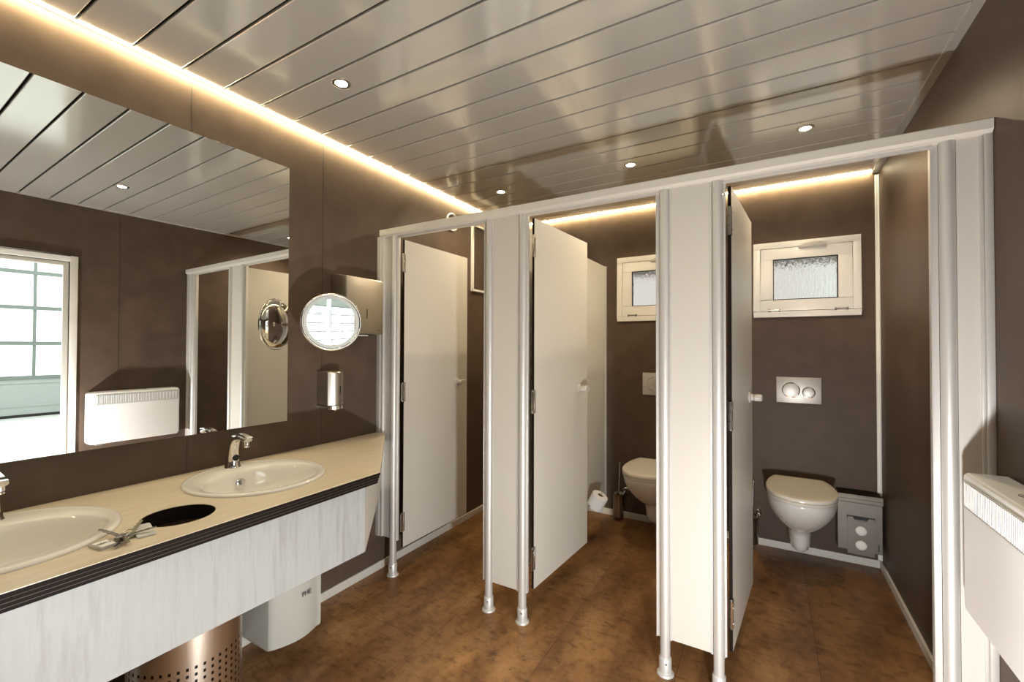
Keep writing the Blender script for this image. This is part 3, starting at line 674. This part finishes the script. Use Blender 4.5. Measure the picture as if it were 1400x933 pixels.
b = B_(); lathe(b, (0.0, -0.548, 0.122), (1, 0, 0), [(0, 0.024), (0.004, 0.024), (0.008, 0.010), (0.045, 0.010), (0.047, 0.013), (0.072, 0.013)], 20); obj('valve_body', b, M['chrome'], r, 40)
b = B_(); box(b, 0.072, 0.098, -0.560, -0.536, 0.110, 0.134); bevel(b, 0.004, 2); obj('valve_knob', b, M['nickel'], r, 40)

# ------------------------------------------------------------------ dispensers and shaving mirror on the left wall
r = thing('towel_dispenser', 'square brushed-steel paper towel dispenser on wall beside the cubicle front', 'dispenser', (0.07, -0.22, 1.385))
b = B_(); box(b, 0.0, 0.128, -0.342, -0.092, 1.387, 1.690); bevel(b, 0.006, 3)
for v in b.verts:
    if v.co.z > 1.6: v.co.z += (0.128-v.co.x)*0.16
obj('dispenser_case', b, M['steel'], r, 40)
b = B_(); box(b, 0.1275, 0.1288, -0.2105, -0.2055, 1.474, 1.524); obj('level_slot', b, M['dark'], r)
b = B_(); box(b, 0.1275, 0.1284, -0.140, -0.112, 1.408, 1.411); obj('maker_mark', b, M['grey'], r)
b = B_(); box(b, 0.030, 0.105, -0.30, -0.13, 1.384, 1.3875); obj('paper_slot', b, M['dark'], r)
b = B_(); box(b, 0.045, 0.095, -0.285, -0.17, 1.379, 1.3845); obj('paper_towel', b, M['paper'], r)

r = thing('soap_dispenser', 'small curved steel soap dispenser below the round shaving mirror', 'dispenser', (0.05, -0.37, 0.995))
b = B_(); n = 14; pr = [(0.0, -0.420), (0.070, -0.420)]
pr += [(0.082+0.026*math.sin(PI*(0.04+0.92*i/n)), -0.418+0.094*i/n) for i in range(n+1)]+[(0.070, -0.322), (0.0, -0.322)]
loft(b, [[(x, y, z) for x, y in pr] for z in (1.022, 1.186)]+[[(max(0, x-0.006), y, 1.192) for x, y in pr]]); obj('dispenser_case', b, M['steel'], r, 35)
b = B_(); loft(b, [[(x*1.03, -0.371+(y+0.371)*1.02, z) for x, y in pr] for z in (1.000, 1.019)]); obj('push_bar', b, M['chrome'], r, 35)
b = B_(); box(b, 0.1065, 0.1088, -0.3625, -0.3585, 1.075, 1.118); obj('level_slot', b, M['dark'], r)
b = B_(); box(b, 0.1000, 0.1035, -0.352, -0.334, 1.040, 1.0425); obj('maker_mark', b, M['grey'], r)
b = B_(); lathe(b, (0.082, -0.371, 1.000), (0, 0, -1), [(0, 0.008), (0.006, 0.007), (0.010, 0.004)], 16); obj('nozzle', b, M['chrome'], r, 40)
b = B_(); lathe(b, (0.006, -0.4205, 1.012), (0, -1, 0), [(0, 0.004), (0.002, 0.003)], 12); obj('side_screw', b, M['chrome'], r, 40)

r = thing('shaving_mirror', 'round chrome magnifying mirror on an arm, right of the large mirror', 'mirror', (0.256, -0.527, 1.434))
mc = Vector((0.256, -0.527, 1.434)); nrm = Vector((0.893, -0.45, 0.0)).normalized()
Rm, Rc, seg = 0.124, 0.89, 64
b = B_(); sag = Rc-math.sqrt(Rc*Rc-Rm*Rm); pf = []
for i in range(1, 25):
    q = Rm*i/24; pf.append((-(sag)+(Rc-math.sqrt(Rc*Rc-q*q)), q))
lathe(b, mc, nrm, pf, seg, True, False)
for f in b.faces: f.smooth = True
o = obj('mirror_glass', b, M['mirror'], r)
for p_ in o.data.polygons: p_.use_smooth = True
b = B_(); a_, c_ = frame_of(nrm)
tube(b, [mc+(a_*math.cos(2*PI*k/72)+c_*math.sin(2*PI*k/72))*0.1275 for k in range(72)], 0.0068, 12, True); obj('rim', b, M['chrome'], r, 60)
b = B_(); lathe(b, mc, nrm, [(-0.0005, 0.1225), (0.0006, 0.1225), (0.0002, 0.108), (-0.0025, 0.108), (-0.0005, 0.1225)], 64, False, False); obj('frosted_ring', b, M['frost'], r, 50)
b = B_(); pf = [(-0.002-0.062*math.cos(PI/2*i/16)**1.0+0.0, 0.127*math.sin(PI/2*i/16)) for i in range(1, 17)]
lathe(b, mc, nrm, pf, seg, True, False); o = obj('back_shell', b, M['chrome'], r, 70)
b = B_(); back = mc-nrm*0.064
cyl(b, back, back-nrm*0.03, 0.009, seg=20)
lathe(b, back-nrm*0.03, -nrm, [(0, 0.013), (0.004, 0.017), (0.016, 0.017), (0.02, 0.012)], 20)
k1 = back-nrm*0.04; k2 = Vector((0.070, -0.462, 1.434)); k3 = Vector((0.0, -0.462, 1.434))
tube(b, [k1, k1*0.5+k2*0.5, k2], 0.006, 12); cyl(b, k2, k3+Vector((0.004, 0, 0)), 0.009, seg=18); lathe(b, (0, -0.462, 1.434), (1, 0, 0), [(0, 0.032), (0.006, 0.032), (0.01, 0.026)], 28)
obj('swing_arm', b, M['chrome'], r, 50)

# ------------------------------------------------------------------ wall heater on the right
r = thing('wall_heater', 'white panel heater with slotted top grille on the right wall', 'heater', (2.54, -0.4, 0.57))
hx0, hx1, y0, y1, z0, z1 = 2.492, W, -0.688, -0.100, 0.565, 0.965
b = B_(); box(b, hx0, hx1-0.012, y0, y1, z0, z1)
es = [e_ for e_ in b.edges if abs(e_.verts[0].co.x-e_.verts[1].co.x) > 0.05]
bmesh.ops.bevel(b, geom=es, offset=0.024, segments=6, profile=0.5, affect='EDGES')
es = [e_ for e_ in b.edges if e_.verts[0].co.x < hx0+1e-4 and e_.verts[1].co.x < hx0+1e-4]
bmesh.ops.bevel(b, geom=es, offset=0.010, segments=4, profile=0.5, affect='EDGES')
body = obj('heater_case', b, M['white'], r, 35)
b = B_(); box(b, hx0-0.0022, hx0+0.001, y0+0.045, y1-0.020, 0.868, 0.940)
b2 = B_()
box(b2, hx0-0.003, hx0-0.0005, y0+0.040, y1-0.015, 0.866, 0.869); box(b2, hx0-0.003, hx0-0.0005, y0+0.040, y1-0.015, 0.939, 0.942)
obj('grille_frame', b2, M['knob'], r)
b.free(); b = B_(); yq = y0+0.046
while yq < y1-0.022:
    box(b, hx0-0.0035, hx0+0.0005, yq, yq+0.0055, 0.871, 0.937); yq += 0.0105
obj('grille_fins', b, M['white'], r)
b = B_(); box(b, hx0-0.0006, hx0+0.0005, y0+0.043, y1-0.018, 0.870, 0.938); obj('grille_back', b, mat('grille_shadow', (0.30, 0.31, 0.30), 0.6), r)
b = B_(); box(b, hx1-0.012, hx1, y0+0.05, y1-0.05, z0+0.03, z1-0.05); obj('wall_bracket', b, M['nickel'], r)
b = B_(); box(b, hx0+0.02, hx1-0.02, y0+0.05, y0+0.09, z0-0.014, z0+0.001); bevel(b, 0.003, 1); obj('thermostat_box', b, M['grey'], r)
b = B_()
tube(b, [(2.535+0.012*math.cos(2*PI*k/24)*0.7, -0.335+0.014*math.sin(2*PI*k/24), z1+0.0004) for k in range(24)], 0.0008, 6, True)
tube(b, [(2.527, -0.335, z1+0.0004), (2.543, -0.335, z1+0.0004)], 0.0008, 6); obj('maker_mark', b, M['grey'], r)

# ------------------------------------------------------------------ ceiling downlights
def make_down(x, y, label):
    r = thing('downlight', label, 'ceiling light', (x, y, HC), 'small round recessed downlights')
    b = B_(); lathe(b, (x, y, HC), (0, 0, -1), [(-0.004, 0.036), (0.0015, 0.0385), (0.003, 0.037), (0.0035, 0.033), (0.002, 0.0245), (-0.002, 0.0235)], 40, False, False); obj('bezel', b, M['steel'], r, 50)
    b = B_(); lathe(b, (x, y, HC-0.0012), (0, 0, -1), [(0, 0.0238), (0.001, 0.0225), (0.0016, 0.016)], 32); obj('lens', b, M['lamp'], r, 50)
    return r
DL = [(0.508, -0.686, 'recessed downlight nearest the big mirror, in front of the cubicles'), (0.415, 0.704, 'recessed downlight above the left cubicle, leftmost of the row of three'),
      (1.312, 0.699, 'recessed downlight above the middle cubicle'), (2.167, 0.694, 'recessed downlight above the right cubicle'), (1.80, -0.71, 'recessed downlight seen in the big mirror, near the doorway')]
d0 = make_down(*DL[0])
for x, y, l in DL[1:]: dup(d0, (x-0.508, y+0.686, 0), l)
def add_light(kind, name, loc, energy, col, **k):
    l = bpy.data.lights.new(name, kind); l.energy = energy; l.color = col
    for a, v_ in k.items(): setattr(l, a, v_)
    o = bpy.data.objects.new(name, l); COL.objects.link(o); o.location = loc; return o
for x, y, _ in DL+[(0.52, -2.07, ''), (1.80, -2.07, '')]:  # last two spots have no fitting, added behind the camera for extra light
    add_light('SPOT', 'downlight_and_fill_beam', (x, y, HC-0.01), 24 if y > 0 else 6, (1.0, 0.81, 0.55), spot_size=math.radians(156 if y > 0 else 120), spot_blend=0.6, shadow_soft_size=0.022)
# the photographer's low lamp that throws the heater and rail shadows upwards
add_light('POINT', 'work_lamp', (2.19, -1.33, 0.38), 84, (0.97, 0.985, 1.0), shadow_soft_size=0.035)
# area light added under the hall ceiling to brighten the hall like daylight
o = add_light('AREA', 'hall_fill_light', (6.5, -0.5, HZ-0.05), 560, (0.96, 1.0, 0.985), shape='RECTANGLE', size=5.5, size_y=9)

b = B_(); box(b, -0.2, W+0.2, YB+0.55, YB+0.95, 2.02, 2.12); struct('added_eave', b, M['ground'])  # unseen overhang added outside to darken the tops of the window panes
wd = bpy.data.worlds.new('World'); SC.world = wd; wd.use_nodes = True
wd.node_tree.nodes['Background'].inputs['Color'].default_value = (1.0, 0.97, 0.92, 1)
wd.node_tree.nodes['Background'].inputs['Strength'].default_value = 0.62

# ------------------------------------------------------------------ camera
cam = bpy.data.cameras.new('camera'); co = bpy.data.objects.new('camera', cam); COL.objects.link(co)
f, yaw, pit, roll = 601.338, math.radians(30.2503), math.radians(0.8047), math.radians(0.1637)
fwd = Vector((-math.sin(yaw)*math.cos(pit), math.cos(yaw)*math.cos(pit), math.sin(pit)))
rt = Vector((math.cos(yaw), math.sin(yaw), 0)); up = rt.cross(fwd)
r2 = rt*math.cos(roll)+up*math.sin(roll); u2 = -rt*math.sin(roll)+up*math.cos(roll)
mw = Matrix.Identity(4)
for i in range(3): mw[i][0], mw[i][1], mw[i][2] = r2[i], u2[i], -fwd[i]
mw.translation = Vector((2.0071, -1.8697, 1.32)); co.matrix_world = mw
cam.sensor_width = 36; cam.lens = f*36/1400; cam.clip_start = 0.02
SC.camera = co
SC.view_settings.view_transform = 'Standard'; SC.view_settings.look = 'None'
SC.view_settings.gamma = 1; SC.view_settings.use_curve_mapping = False
SC.view_settings.exposure = 0.3
SC.cycles.max_bounces = 10; SC.cycles.glossy_bounces = 6; SC.cycles.diffuse_bounces = 5
SC.cycles.sample_clamp_indirect = 6
